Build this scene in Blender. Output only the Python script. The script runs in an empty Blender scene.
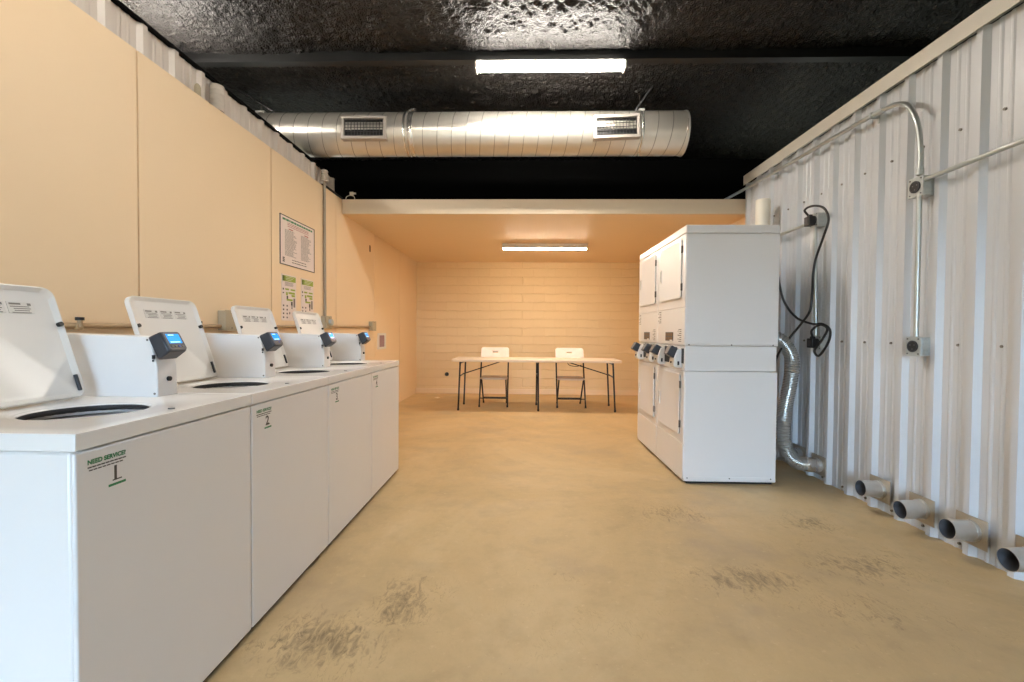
import bpy, bmesh, math, random
from mathutils import Vector, Matrix, noise
random.seed(7)
C = bpy.context.scene.collection
sc = bpy.context.scene
PI = math.pi

# ------------------------------------------------------------------ view
sc.view_settings.view_transform = 'Standard'
sc.view_settings.look = 'None'
sc.view_settings.gamma = 1
sc.view_settings.use_curve_mapping = False
sc.view_settings.exposure = 0.10
sc.cycles.use_denoising = True
sc.cycles.max_bounces = 10
sc.cycles.diffuse_bounces = 6
sc.cycles.sample_clamp_indirect = 8

# ------------------------------------------------------------------ materials
def lin(c):
    return tuple((v/255/12.92 if v/255 <= .04045 else ((v/255+.055)/1.055)**2.4) for v in c) + (1,)

def mat(name, rgb, rough=.5, metal=0, var=.04, vscale=6, bump=0, bscale=200, spec=None, coat=0, emit=None, estr=0):
    m = bpy.data.materials.new(name); m.use_nodes = True
    nt = m.node_tree; b = nt.nodes['Principled BSDF']
    c = lin(rgb)
    b.inputs['Roughness'].default_value = rough
    b.inputs['Metallic'].default_value = metal
    if spec is not None: b.inputs['Specular IOR Level'].default_value = spec
    if coat: b.inputs['Coat Weight'].default_value = coat; b.inputs['Coat Roughness'].default_value = .15
    tc = nt.nodes.new('ShaderNodeTexCoord')
    nz = nt.nodes.new('ShaderNodeTexNoise'); nz.inputs['Scale'].default_value = vscale; nz.inputs['Detail'].default_value = 4
    nt.links.new(tc.outputs['Object'], nz.inputs['Vector'])
    mx = nt.nodes.new('ShaderNodeMix'); mx.data_type = 'RGBA'
    mx.inputs[6].default_value = tuple(max(0, v*(1-var)) for v in c[:3])+(1,)
    mx.inputs[7].default_value = tuple(min(1, v*(1+var)) for v in c[:3])+(1,)
    nt.links.new(nz.outputs['Fac'], mx.inputs[0]); nt.links.new(mx.outputs[2], b.inputs['Base Color'])
    if bump:
        n2 = nt.nodes.new('ShaderNodeTexNoise'); n2.inputs['Scale'].default_value = bscale; n2.inputs['Detail'].default_value = 3
        nt.links.new(tc.outputs['Object'], n2.inputs['Vector'])
        bp = nt.nodes.new('ShaderNodeBump'); bp.inputs['Strength'].default_value = bump; bp.inputs['Distance'].default_value = .03 if name.startswith('black spray') else .01
        nt.links.new(n2.outputs['Fac'], bp.inputs['Height']); nt.links.new(bp.outputs['Normal'], b.inputs['Normal'])
    if emit:
        b.inputs['Emission Color'].default_value = lin(emit); b.inputs['Emission Strength'].default_value = estr
    return m

M = {}
M['white'] = mat('white enamel', (224, 221, 218), .28, var=.01)
M['deck'] = mat('glossy white enamel', (225, 222, 218), .16, var=.01)
M['plastic'] = mat('white plastic', (220, 216, 210), .35, var=.01)
M['lidlabel'] = mat('pale label', (206, 203, 198), .5)
M['dark'] = mat('dark rubber', (22, 21, 22), .5)
M['charcoal'] = mat('charcoal plastic', (48, 50, 56), .38)
M['bezel'] = mat('bezel grey', (84, 84, 88), .35)
M['tub'] = mat('tub plastic', (40, 40, 42), .4)
M['blackgap'] = mat('black base', (14, 13, 13), .7)  # black for joints and edge strips, and for painted shade in gaps
M['screen'] = mat('lit blue screen', (8, 60, 110), .2, emit=(30, 150, 235), estr=1.3)
M['screentext'] = mat('lit pale screen', (150, 200, 230), .2, emit=(150, 215, 255), estr=1.3)
M['violet'] = mat('violet key', (70, 80, 150), .4)
M['greytext'] = mat('grey print', (120, 116, 110), .6)
M['darktext'] = mat('dark print', (74, 68, 62), .6)
M['green'] = mat('green print', (52, 122, 78), .6)
M['olive'] = mat('lime print', (150, 168, 62), .6)
M['red'] = mat('red print', (168, 84, 84), .6)
M['paper'] = mat('paper', (226, 212, 204), .7)
M['steelbox'] = mat('galvanised box', (178, 182, 180), .42, metal=.35, var=.12, vscale=60)
M['conduit'] = mat('galvanised conduit', (186, 190, 186), .33, metal=.75, var=.05)
M['ochre'] = mat('painted conduit', (176, 150, 116), .45)
M['beigebox'] = mat('beige box', (172, 160, 136), .5)
M['vent'] = mat('galvanised vent', (206, 204, 200), .30, metal=.75, var=.1, vscale=25)
M['ventplate'] = mat('vent plate', (176, 166, 150), .4, metal=.6, var=.1, vscale=25)
M['hose'] = mat('foil hose', (205, 205, 203), .28, metal=.85, var=.05)
M['duct'] = mat('spiral duct steel', (214, 208, 198), .30, metal=.72, var=.07, vscale=9, bump=.06, bscale=14)
M['ductseam'] = mat('duct seam', (150, 142, 132), .4, metal=.8)
M['register'] = mat('register frame', (172, 164, 156), .45, metal=.3)
M['regblade'] = mat('register blade', (52, 50, 49), .5, metal=.2)
M['black'] = mat('black paint', (10, 10, 10), .5)
M['blackmetal'] = mat('black metal', (24, 22, 24), .38)
M['tabletop'] = mat('tabletop', (226, 208, 186), .45)
M['chairplastic'] = mat('chair plastic', (232, 222, 214), .42)
M['chairseat'] = mat('chair seat', (206, 190, 172), .45)
M['pvc'] = mat('white pipe', (228, 222, 208), .35)
M['cord'] = mat('black cord', (18, 18, 19), .42)
M['cream'] = mat('cream paint', (231, 206, 170), .55, var=.025, vscale=1.5, bump=.03, bscale=60)
M['fascia'] = mat('fascia paint', (224, 208, 184), .55, var=.03, vscale=2)
M['fixture'] = mat('fixture white', (228, 226, 222), .4)
M['led'] = mat('led diffuser', (255, 250, 240), .4, emit=(255, 247, 236), estr=128)
M['led2'] = mat('led diffuser warm', (255, 246, 232), .4, emit=(255, 232, 202), estr=200)
M['led4'] = mat('led diffuser bay', (255, 250, 240), .4, emit=(255, 246, 234), estr=260)
M['led3'] = mat('led diffuser soft', (255, 250, 240), .4, emit=(255, 246, 234), estr=70)
M['conduitdull'] = mat('dull conduit', (150, 140, 124), .45, metal=.2)
M['capflex'] = mat('flex pipe', (190, 180, 168), .5)
M['seam'] = mat('seam shadow paint', (150, 122, 88), .7)  # brown backing that shows through the open sheet seams
M['screw'] = mat('screw head', (118, 112, 104), .4, metal=.5)
M['purple'] = mat('outlet interior', (150, 122, 128), .6)
M['trimpaint'] = mat('trim paint', (206, 199, 186), .4, var=.03)
M['tape'] = mat('foil tape', (224, 220, 214), .25, metal=.9, bump=.5, bscale=30)
M['scrap'] = mat('scrap paper', (232, 220, 200), .7)
M['brown'] = mat('brown plug', (120, 92, 66), .6)

def panel_metal(name, rgb):
    m = mat(name, rgb, .36, metal=0, var=.03, vscale=3, spec=.5)
    return m
M['rib'] = panel_metal('painted metal panel', (196, 198, 201))
M['rib_left'] = panel_metal('painted metal panel left', (206, 196, 186))

# painted block wall
def brick_mat():
    m = bpy.data.materials.new('painted block'); m.use_nodes = True
    nt = m.node_tree; b = nt.nodes['Principled BSDF']; b.inputs['Roughness'].default_value = .55
    tc = nt.nodes.new('ShaderNodeTexCoord')
    sep = nt.nodes.new('ShaderNodeSeparateXYZ'); cmb = nt.nodes.new('ShaderNodeCombineXYZ')
    nt.links.new(tc.outputs['Object'], sep.inputs[0])
    nt.links.new(sep.outputs[0], cmb.inputs[0]); nt.links.new(sep.outputs[2], cmb.inputs[1])
    wob = nt.nodes.new('ShaderNodeTexNoise'); wob.inputs['Scale'].default_value = 4; wob.inputs['Detail'].default_value = 3
    nt.links.new(tc.outputs['Object'], wob.inputs['Vector'])
    ma = nt.nodes.new('ShaderNodeVectorMath'); ma.operation = 'MULTIPLY_ADD'
    ma.inputs[1].default_value = (.05, .045, 0)
    nt.links.new(wob.outputs['Color'], ma.inputs[0]); nt.links.new(cmb.outputs[0], ma.inputs[2])
    br = nt.nodes.new('ShaderNodeTexBrick')
    br.inputs['Scale'].default_value = 1; br.inputs['Brick Width'].default_value = .405; br.inputs['Row Height'].default_value = .157
    br.inputs['Mortar Size'].default_value = .006; br.inputs['Mortar Smooth'].default_value = 1
    br.inputs['Color1'].default_value = lin((225, 199, 154)); br.inputs['Color2'].default_value = lin((228, 203, 158))
    br.inputs['Mortar'].default_value = lin((222, 195, 150))
    nt.links.new(ma.outputs[0], br.inputs['Vector'])
    nt.links.new(br.outputs['Color'], b.inputs['Base Color'])
    inv = nt.nodes.new('ShaderNodeMath'); inv.operation = 'MULTIPLY_ADD'; inv.inputs[1].default_value = -1.0; inv.inputs[2].default_value = 1
    b2 = nt.nodes.new('ShaderNodeTexBrick'); b2.inputs['Scale'].default_value = 1; b2.inputs['Brick Width'].default_value = 60
    b2.inputs['Row Height'].default_value = .157; b2.inputs['Mortar Size'].default_value = .009; b2.inputs['Mortar Smooth'].default_value = 1
    nt.links.new(ma.outputs[0], b2.inputs['Vector'])
    sm = nt.nodes.new('ShaderNodeMath'); sm.operation = 'MULTIPLY_ADD'; sm.inputs[1].default_value = .28
    nt.links.new(br.outputs['Fac'], sm.inputs[0]); nt.links.new(b2.outputs['Fac'], sm.inputs[2])
    nt.links.new(sm.outputs[0], inv.inputs[0])
    n2 = nt.nodes.new('ShaderNodeTexNoise'); n2.inputs['Scale'].default_value = 14; n2.inputs['Detail'].default_value = 5
    nt.links.new(tc.outputs['Object'], n2.inputs['Vector'])
    ad = nt.nodes.new('ShaderNodeMath'); ad.operation = 'MULTIPLY_ADD'; ad.inputs[1].default_value = .9
    nt.links.new(n2.outputs['Fac'], ad.inputs[0]); nt.links.new(inv.outputs[0], ad.inputs[2])
    bp = nt.nodes.new('ShaderNodeBump'); bp.inputs['Strength'].default_value = .6; bp.inputs['Distance'].default_value = .011
    nt.links.new(ad.outputs[0], bp.inputs['Height']); nt.links.new(bp.outputs['Normal'], b.inputs['Normal'])
    return m
M['block'] = brick_mat()

def floor_mat():
    m = bpy.data.materials.new('stained concrete'); m.use_nodes = True
    nt = m.node_tree; b = nt.nodes['Principled BSDF']
    N = lambda t: nt.nodes.new(t); L = nt.links.new
    tc = N('ShaderNodeTexCoord')
    def nz(scale, detail=5, rough=.55, vec=None, dist=0):
        n = N('ShaderNodeTexNoise'); n.inputs['Scale'].default_value = scale; n.inputs['Detail'].default_value = detail
        n.inputs['Roughness'].default_value = rough; n.inputs['Distortion'].default_value = dist
        L(vec or tc.outputs['Object'], n.inputs['Vector']); return n
    def ramp(src, stops):
        r = N('ShaderNodeValToRGB'); e = r.color_ramp.elements
        while len(e) < len(stops): e.new(.5)
        for el, (p, c) in zip(e, stops): el.position = p; el.color = c
        L(src, r.inputs[0]); return r
    def mix(fac, a, c, blend='MIX', f=None):
        x = N('ShaderNodeMix'); x.data_type = 'RGBA'; x.blend_type = blend
        if fac is not None: L(fac, x.inputs[0])
        else: x.inputs[0].default_value = f
        for s, i in ((a, 6), (c, 7)):
            if isinstance(s, tuple): x.inputs[i].default_value = s
            else: L(s, x.inputs[i])
        return x.outputs[2]
    big = nz(.75, 8, .68, dist=.6)
    base = ramp(big.outputs['Fac'], [(.3, lin((181, 157, 116))), (.5, lin((197, 170, 126))), (.68, lin((208, 184, 142)))]).outputs[0]
    mid = nz(5, 8, .65)
    mott = ramp(mid.outputs['Fac'], [(.28, (.66, .65, .63, 1)), (.5, (.96, .96, .96, 1)), (.75, (1.06, 1.05, 1.03, 1))]).outputs[0]
    col = mix(None, base, mott, 'MULTIPLY', .5)
    grey = nz(1.3, 5, .6)
    gmask = ramp(grey.outputs['Fac'], [(.52, (0, 0, 0, 1)), (.72, (1, 1, 1, 1))]).outputs[0]
    gm = N('ShaderNodeMath'); gm.operation = 'MULTIPLY'; gm.inputs[1].default_value = .65; L(gmask, gm.inputs[0])
    col = mix(gm.outputs[0], col, lin((166, 146, 118)))
    # scuffed patches: trowel marks and scratches that sit at their own places on the slab
    patches = [(-.74, 1.62, .42, .30, .9), (-.50, 1.86, .25, .34, .9), (1.07, 2.10, .50, .22, .85), (1.70, 2.25, .55, .34, .7),
               (.95, 2.85, .50, .30, .65), (1.75, 2.75, .34, .3, .75), (.3, 1.75, .5, .3, .28), (1.45, 1.85, .6, .3, .5), (.2, 2.1, .35, .2, .35)]
    tot = None
    for (px, py, rx, ry, w) in patches:
        mp = N('ShaderNodeMapping'); mp.vector_type = 'TEXTURE'
        mp.inputs['Location'].default_value = (px, py, 0); mp.inputs['Scale'].default_value = (rx, ry, 1)
        L(tc.outputs['Object'], mp.inputs['Vector'])
        g = N('ShaderNodeTexGradient'); g.gradient_type = 'SPHERICAL'; L(mp.outputs[0], g.inputs[0])
        w_ = N('ShaderNodeMath'); w_.operation = 'MULTIPLY'; w_.inputs[1].default_value = w; L(g.outputs['Fac'], w_.inputs[0])
        if tot is None: tot = w_.outputs[0]
        else:
            a = N('ShaderNodeMath'); a.operation = 'MAXIMUM'; L(tot, a.inputs[0]); L(w_.outputs[0], a.inputs[1]); tot = a.outputs[0]
    mp = N('ShaderNodeMapping'); mp.inputs['Rotation'].default_value = (0, 0, .5); mp.inputs['Scale'].default_value = (1.7, .75, 1)
    L(tc.outputs['Object'], mp.inputs['Vector'])
    sn = nz(19, 7, .72, mp.outputs[0], 1.1)
    s1 = N('ShaderNodeMath'); s1.operation = 'MULTIPLY_ADD'; s1.inputs[1].default_value = .40; L(tot, s1.inputs[0]); L(sn.outputs['Fac'], s1.inputs[2])
    sm = ramp(s1.outputs[0], [(.69, (0, 0, 0, 1)), (.90, (1, 1, 1, 1))]).outputs[0]
    sf = N('ShaderNodeMath'); sf.operation = 'MULTIPLY'; sf.inputs[1].default_value = .62; L(sm, sf.inputs[0])
    col = mix(sf.outputs[0], col, lin((88, 74, 55)))
    # thin wandering trowel lines, strongest inside the patches
    rd = nz(7, 4, .6, mp.outputs[0], 2.2)
    ra = N('ShaderNodeMath'); ra.operation = 'SUBTRACT'; ra.inputs[1].default_value = .5; L(rd.outputs['Fac'], ra.inputs[0])
    rb = N('ShaderNodeMath'); rb.operation = 'ABSOLUTE'; L(ra.outputs[0], rb.inputs[0])
    rl = ramp(rb.outputs[0], [(0, (1, 1, 1, 1)), (.016, (0, 0, 0, 1))]).outputs[0]
    brk = ramp(nz(5, 3).outputs['Fac'], [(.48, (0, 0, 0, 1)), (.62, (1, 1, 1, 1))]).outputs[0]
    t1 = N('ShaderNodeMath'); t1.operation = 'MULTIPLY_ADD'; t1.inputs[1].default_value = 1.1; t1.inputs[2].default_value = .07; t1.use_clamp = True; L(tot, t1.inputs[0])
    t2 = N('ShaderNodeMath'); t2.operation = 'MULTIPLY'; L(rl, t2.inputs[0]); L(t1.outputs[0], t2.inputs[1])
    t3 = N('ShaderNodeMath'); t3.operation = 'MULTIPLY'; L(t2.outputs[0], t3.inputs[0]); L(brk, t3.inputs[1])
    col = mix(t3.outputs[0], col, lin((96, 76, 52)))
    # pale worn flecks
    pf = ramp(nz(26, 6, .7).outputs['Fac'], [(.60, (0, 0, 0, 1)), (.74, (.5, .5, .5, 1))]).outputs[0]
    col = mix(pf, col, lin((222, 196, 152)))
    # fine specks
    sp = nz(70, 2, .5)
    spm = ramp(sp.outputs['Fac'], [(.70, (0, 0, 0, 1)), (.78, (.4, .4, .4, 1))]).outputs[0]
    col = mix(spm, col, lin((140, 112, 80)))
    L(col, b.inputs['Base Color'])
    rr = ramp(mid.outputs['Fac'], [(.3, (.42, .42, .42, 1)), (.7, (.56, .56, .56, 1))]).outputs[0]
    L(rr, b.inputs['Roughness']); b.inputs['Specular IOR Level'].default_value = .35
    bn = nz(22, 8, .7)
    bp = N('ShaderNodeBump'); bp.inputs['Strength'].default_value = .18; bp.inputs['Distance'].default_value = .01
    L(bn.outputs['Fac'], bp.inputs['Height']); L(bp.outputs[0], b.inputs['Normal'])
    return m
M['floor'] = floor_mat()

def foam_mat():
    m = mat('black spray foam', (27, 24, 22), .44, var=.3, vscale=8, bump=.8, bscale=60, spec=.38)
    return m
M['foam'] = foam_mat()
M['soot'] = mat('matt black wall', (9, 9, 9), .9, spec=.1)

# ------------------------------------------------------------------ mesh builder
class MB:
    def __init__(s): s.v = []; s.f = []; s.m = []; s.mats = []; s.cur = 0
    def use(s, name):
        mt = M[name]
        if mt not in s.mats: s.mats.append(mt)
        s.cur = s.mats.index(mt); return s
    def add(s, vs, fs):
        o = len(s.v); s.v += [tuple(v) for v in vs]
        for f in fs: s.f.append([i+o for i in f]); s.m.append(s.cur)
        return s
    def box(s, x0, x1, y0, y1, z0, z1):
        return s.add([(x0,y0,z0),(x1,y0,z0),(x1,y1,z0),(x0,y1,z0),(x0,y0,z1),(x1,y0,z1),(x1,y1,z1),(x0,y1,z1)],
                     [(0,3,2,1),(4,5,6,7),(0,1,5,4),(1,2,6,5),(2,3,7,6),(3,0,4,7)])
    def obox(s, c, ax, ay, az):      # oriented box: centre and three half vectors
        c = Vector(c); ax, ay, az = Vector(ax), Vector(ay), Vector(az)
        vs = [c+sx*ax+sy*ay+sz*az for sz in (-1,1) for (sx,sy) in ((-1,-1),(1,-1),(1,1),(-1,1))]
        return s.add(vs, [(0,3,2,1),(4,5,6,7),(0,1,5,4),(1,2,6,5),(2,3,7,6),(3,0,4,7)])
    def loft(s, loops, cap0=True, cap1=True, closed=True):
        n = len(loops[0]); vs = [p for l in loops for p in l]; fs = []
        for k in range(len(loops)-1):
            for i in range(n if closed else n-1):
                j = (i+1) % n
                fs.append((k*n+i, k*n+j, (k+1)*n+j, (k+1)*n+i))
        if cap0: fs.append(tuple(range(n))[::-1])
        if cap1: fs.append(tuple((len(loops)-1)*n+i for i in range(n)))
        return s.add(vs, fs)
    def tube(s, pts, r, seg=12, cap=True):
        pts = [Vector(p) for p in pts]; rs = r if isinstance(r, (list, tuple)) else [r]*len(pts)
        t0 = (pts[1]-pts[0]).normalized()
        u = t0.cross(Vector((0,0,1)) if abs(t0.z) < .9 else Vector((1,0,0))).normalized()
        loops = []
        for i, p in enumerate(pts):
            a = pts[max(0,i-1)]; b = pts[min(len(pts)-1,i+1)]
            t = (b-a).normalized(); u = (u - t*u.dot(t)).normalized(); w = t.cross(u)
            loops.append([p + rs[i]*(math.cos(2*PI*k/seg)*u + math.sin(2*PI*k/seg)*w) for k in range(seg)])
        return s.loft(loops, cap, cap)
    def cyl(s, p0, p1, r, seg=20, r1=None): return s.tube([p0, p1], [r, r if r1 is None else r1], seg)
    def ring(s, p0, p1, ro, ri, seg=32):     # hollow pipe
        p0, p1 = Vector(p0), Vector(p1); t = (p1-p0).normalized()
        u = t.cross(Vector((0,0,1)) if abs(t.z) < .9 else Vector((1,0,0))).normalized(); w = t.cross(u)
        L = lambda p, r: [p + r*(math.cos(2*PI*k/seg)*u + math.sin(2*PI*k/seg)*w) for k in range(seg)]
        return s.loft([L(p0,ri), L(p0,ro), L(p1,ro), L(p1,ri), L(p0,ri)], False, False)
    def prism(s, pts, d):
        d = Vector(d); a = [Vector(p) for p in pts]
        return s.loft([a, [p+d for p in a]])
    def lathe(s, prof, c, seg=40):           # prof: (r, z) about the vertical axis through c
        loops = [[(c[0]+r*math.cos(2*PI*k/seg), c[1]+r*math.sin(2*PI*k/seg), z) for k in range(seg)] for r, z in prof]
        return s.loft(loops, False, False)
    def text(s, txt, size, fn, bold=0):
        cu = bpy.data.curves.new('t', 'FONT'); cu.body = txt; cu.size = size; cu.offset = bold
        o = bpy.data.objects.new('t', cu); C.objects.link(o)
        bpy.context.view_layer.update()
        me = bpy.data.meshes.new_from_object(o.evaluated_get(bpy.context.evaluated_depsgraph_get()))
        s.add([fn(v.co.x, v.co.y) for v in me.vertices], [tuple(p.vertices) for p in me.polygons])
        bpy.data.objects.remove(o); bpy.data.curves.remove(cu); bpy.data.meshes.remove(me)
        return s

def finish(mb, name, parent=None, off=(0,0,0), bevel=0, smooth=True, seg=2, recalc=True):
    me = bpy.data.meshes.new(name)
    o3 = Vector(off)
    me.from_pydata([tuple(Vector(v)-o3) for v in mb.v], [], mb.f)
    for mt in mb.mats: me.materials.append(mt)
    me.polygons.foreach_set('material_index', mb.m)
    if recalc:
        bm = bmesh.new(); bm.from_mesh(me); bmesh.ops.recalc_face_normals(bm, faces=bm.faces); bm.to_mesh(me); bm.free()
    if smooth:
        me.polygons.foreach_set('use_smooth', [True]*len(me.polygons))
        me.set_sharp_from_angle(angle=.62)
    me.update()
    o = bpy.data.objects.new(name, me); C.objects.link(o)
    if parent: o.parent = parent
    if bevel:
        b = o.modifiers.new('Bevel', 'BEVEL'); b.width = bevel; b.segments = seg; b.limit_method = 'ANGLE'; b.angle_limit = .6
        b.harden_normals = False
    return o

ROOT = {}
def thing(name, label, cat, loc, group=None):
    o = bpy.data.objects.new(name, None); o.empty_display_size = .05; C.objects.link(o); o.location = loc
    o['label'] = label; o['category'] = cat
    if group: o['group'] = group
    ROOT[o.name] = Vector(loc); return o
def part(mb, name, parent, mlabel=None, **k):       # mesh given in world coordinates, stored about its thing's base
    r = parent
    while r.parent: r = r.parent
    o = finish(mb, name, parent, off=ROOT[r.name], **k)
    if mlabel: o['label'] = mlabel
    return o
def solo(mb, name, label, cat, loc, group=None, **k):   # a thing that is one mesh
    o = finish(mb, name, None, off=loc, **k); o.location = loc; o['label'] = label; o['category'] = cat
    if group: o['group'] = group
    ROOT[o.name] = Vector(loc); return o
def struct(mb, name, label=None, **k):
    o = finish(mb, name, **k); o['kind'] = 'structure'
    if label: o['label'] = label
    return o
def copy_tree(o, parent=None):
    c = o.copy(); C.objects.link(c)
    if parent: c.parent = parent
    for ch in list(o.children): copy_tree(ch, c)
    return c

def rr(w, h, r, n=6):            # rounded rectangle about the origin
    out = []
    for cx, cy, a0 in ((w/2-r, h/2-r, 0), (-w/2+r, h/2-r, PI/2), (-w/2+r, -h/2+r, PI), (w/2-r, -h/2+r, 1.5*PI)):
        for i in range(n):
            a = a0 + PI/2*i/(n-1); out.append((cx+r*math.cos(a), cy+r*math.sin(a)))
    return out
def smooth_path(pts, n=8):       # Catmull-Rom
    P = [Vector(p) for p in pts]; P = [2*P[0]-P[1]] + P + [2*P[-1]-P[-2]]; out = []
    for i in range(1, len(P)-2):
        a, b, c, d = P[i-1:i+3]
        for k in range(n):
            t = k/n
            out.append(.5*((2*b)+(c-a)*t+(2*a-5*b+4*c-d)*t*t+(3*b-a-3*c+d)*t**3))
    out.append(P[-2]); return out
def arc_corner(path, r, n=8):    # polyline with rounded corners
    P = [Vector(p) for p in path]; out = [P[0]]
    for i in range(1, len(P)-1):
        a = (P[i-1]-P[i]).normalized(); b = (P[i+1]-P[i]).normalized()
        p0 = P[i]+a*r; p1 = P[i]+b*r
        for k in range(n+1):
            t = k/n; out.append((1-t)**2*p0 + 2*t*(1-t)*P[i] + t*t*p1)
    out.append(P[-1]); return out

# ------------------------------------------------------------------ numbers read from the room
XL, XR = -2.002, 2.36          # face of the left panels, pan of the right metal sheet
YB = 8.29                      # block wall
ZS = 2.44                      # low ceiling
YBEAM = 4.88
YF = -4.5                      # wall behind the camera
XB = 2.43                      # right wall of the low room
ROOF = 3.455

# ------------------------------------------------------------------ setting
b = MB().use('floor'); b.box(-3.6, 3.8, YF-3, YB+.15, -.12, 0)
struct(b, 'floor', 'tan stained concrete floor with scuffs', smooth=False)

# left wall: painted sheets with open seams
b = MB().use('seam'); b.box(XL-.05, XL-.012, YF, YB, 0, 2.58)
b.use('cream')
y = 2.2757-1.2192*6
while y < YB:
    y0, y1 = max(y+.0055, YF), min(y+1.2192-.0055, YB)
    zt = 2.59 if y0 < YBEAM else ZS
    if y0 < YBEAM < y1:
        b.box(XL-.012, XL, y0, YBEAM, 0, 2.59); b.box(XL-.012, XL, YBEAM, y1, 0, ZS+.1)
    else: b.box(XL-.012, XL, y0, y1, 0, zt)
    y += 1.2192
struct(b, 'wall_left', 'cream painted sheet wall with vertical seams', smooth=False)

def ribbed(x_pan, x_rib, y_start, y_end, z0, z1, first, name, matname, label, back):
    pitch = .2181; prof = []
    k = math.floor((y_start-first)/pitch)-1
    y = first+k*pitch
    d = x_rib-x_pan; mn = .16
    while y < y_end+pitch:
        for dy, t in ((0,0),(.018,1),(.048,1),(.066,0),(.105,0),(.113,mn),(.121,mn),(.129,0),(.158,0),(.166,mn),(.174,mn),(.182,0)):
            if y_start <= y+dy <= y_end: prof.append((x_pan+d*t, y+dy))
        y += pitch
    b = MB().use(matname)
    b.loft([[(x, yy, z0) for x, yy in prof], [(x, yy, z1) for x, yy in prof]], False, False, closed=False)
    n = len(prof)
    bk = [(back, yy) for x, yy in prof]
    b.loft([[(x, yy, z1) for x, yy in prof], [(x, yy, z1) for x, yy in bk], [(x, yy, z0) for x, yy in bk]], False, False, closed=False)
    b.add([(prof[-1][0],prof[-1][1],z0),(back,prof[-1][1],z0),(back,prof[-1][1],z1),(prof[-1][0],prof[-1][1],z1)], [(0,1,2,3)])
    return b
b = ribbed(XR, XR-.03, YF, 4.80, 0, 2.73, 2.352, 'wall_right', 'rib', '', XR+.07)
b.use('blackgap'); b.box(XR-.0015, XR+.0, 3.028, 3.034, 0, 2.72)
struct(b, 'wall_right', 'pale ribbed metal wall', smooth=False, recalc=False)
# screw heads on the ribbed wall
b = MB().use('screw')
for z, ys in ((2.265, [2.276+.2245*k for k in range(-3, 10)]), (1.098, [2.258+.2215*k for k in range(-3, 10)]), (.03, [2.223+.2205*k for k in range(-3, 10)])):
    for y in ys: b.cyl((XR+.002, y, z), (XR-.009, y, z), .0075, 8)
struct(b, 'trim_3', 'screw heads in rows across the ribbed wall')
b = MB().use('trimpaint')
b.prism([(XR-.055, YF, 2.715), (XR-.048, YF, 2.715), (XR-.048, YF, 2.805), (XR+.10, YF, 2.805), (XR+.10, YF, 2.812), (XR-.055, YF, 2.812)], (0, 4.80-YF, 0))
struct(b, 'trim_1', 'pale metal cap along the top of the ribbed wall', smooth=False)
# the strip of ribbed metal above the left sheets
b = ribbed(XL-.078, XL-.055, YF, 4.86, 0, 2.80, 2.36, '', 'rib_left', '', XL-.16)
struct(b, 'wall_left_upper', 'strip of ribbed metal showing above the cream sheets', smooth=False, recalc=False)
b = MB().use('blackgap'); b.box(XL-.05, XL+.004, 4.42, YBEAM, 2.592, 2.615)
struct(b, 'trim_4', smooth=False)
b = MB().use('soot'); b.box(XL-.17, XL-.052, YF, 4.86, 2.795, 2.812)
struct(b, 'trim_6', smooth=False)

# low room at the back
b = MB().use('block'); b.box(-2.3, 2.8, YB, YB+.15, 0, 2.75)
struct(b, 'wall_back', 'cream painted block wall', smooth=False)
b = MB().use('cream'); b.box(-2.05, XB+.1, YBEAM+.02, YB+.02, ZS, ZS+.12)
struct(b, 'ceiling', 'low cream ceiling over the back of the room', smooth=False)
b = MB().use('fascia'); b.box(XL, XB+.01, YBEAM-.01, YBEAM+.02, ZS-.004, 2.592)
struct(b, 'trim_2', 'pale fascia board across the front of the low ceiling', smooth=False)
b = MB().use('cream'); b.box(XB, XB+.1, 4.98, YB, 0, ZS+.1)
b.use('rib'); b.box(XB, XB+.1, 4.80, 4.98, 0, ZS+.1)
struct(b, 'wall_right_back', smooth=False)
b = MB().use('cream'); b.box(XL, XB, YB-.028, YB, 0, .09)
struct(b, 'baseboard_back', smooth=False)

# dark shell above and around
NX, NY = 420, 420
x0, x1, y0, y1 = -3.6, 3.8, -1.3, 6.2
vs = []; fs = []
for j in range(NY+1):
    for i in range(NX+1):
        x = x0+(x1-x0)*i/NX; y = y0+(y1-y0)*j/NY
        p = Vector((x, y, 0))
        h = .016*noise.noise(p*1.6)+.012*noise.noise(p*6)+.023*abs(noise.noise(p*14))+.012*noise.noise(p*30)
        vs.append((x, y, ROOF-h))
for j in range(NY):
    for i in range(NX):
        a = j*(NX+1)+i; fs.append((a, a+NX+1, a+NX+2, a+1))
b = MB().use('foam'); b.add(vs, fs)
b.box(x0, x1, YF, y0, ROOF-.01, ROOF+.12)
b.add([(x0, y0, ROOF+.12), (x1, y0, ROOF+.12), (x1, y1, ROOF+.12), (x0, y1, ROOF+.12)], [(0, 1, 2, 3)])
struct(b, 'ceiling_upper', 'lumpy black spray foam roof', recalc=False)
b = MB().use('soot'); b.box(-3.75, -3.6, YF, 6.2, 0, ROOF+.15); struct(b, 'wall_outer_left', smooth=False)
b = MB().use('soot'); b.box(3.8, 3.95, YF, 6.2, 0, ROOF+.15); struct(b, 'wall_outer_right', smooth=False)
b = MB().use('soot'); b.box(-3.6, 3.8, 6.0, 6.2, 2.6, ROOF+.15); struct(b, 'wall_outer_back', smooth=False)
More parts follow.
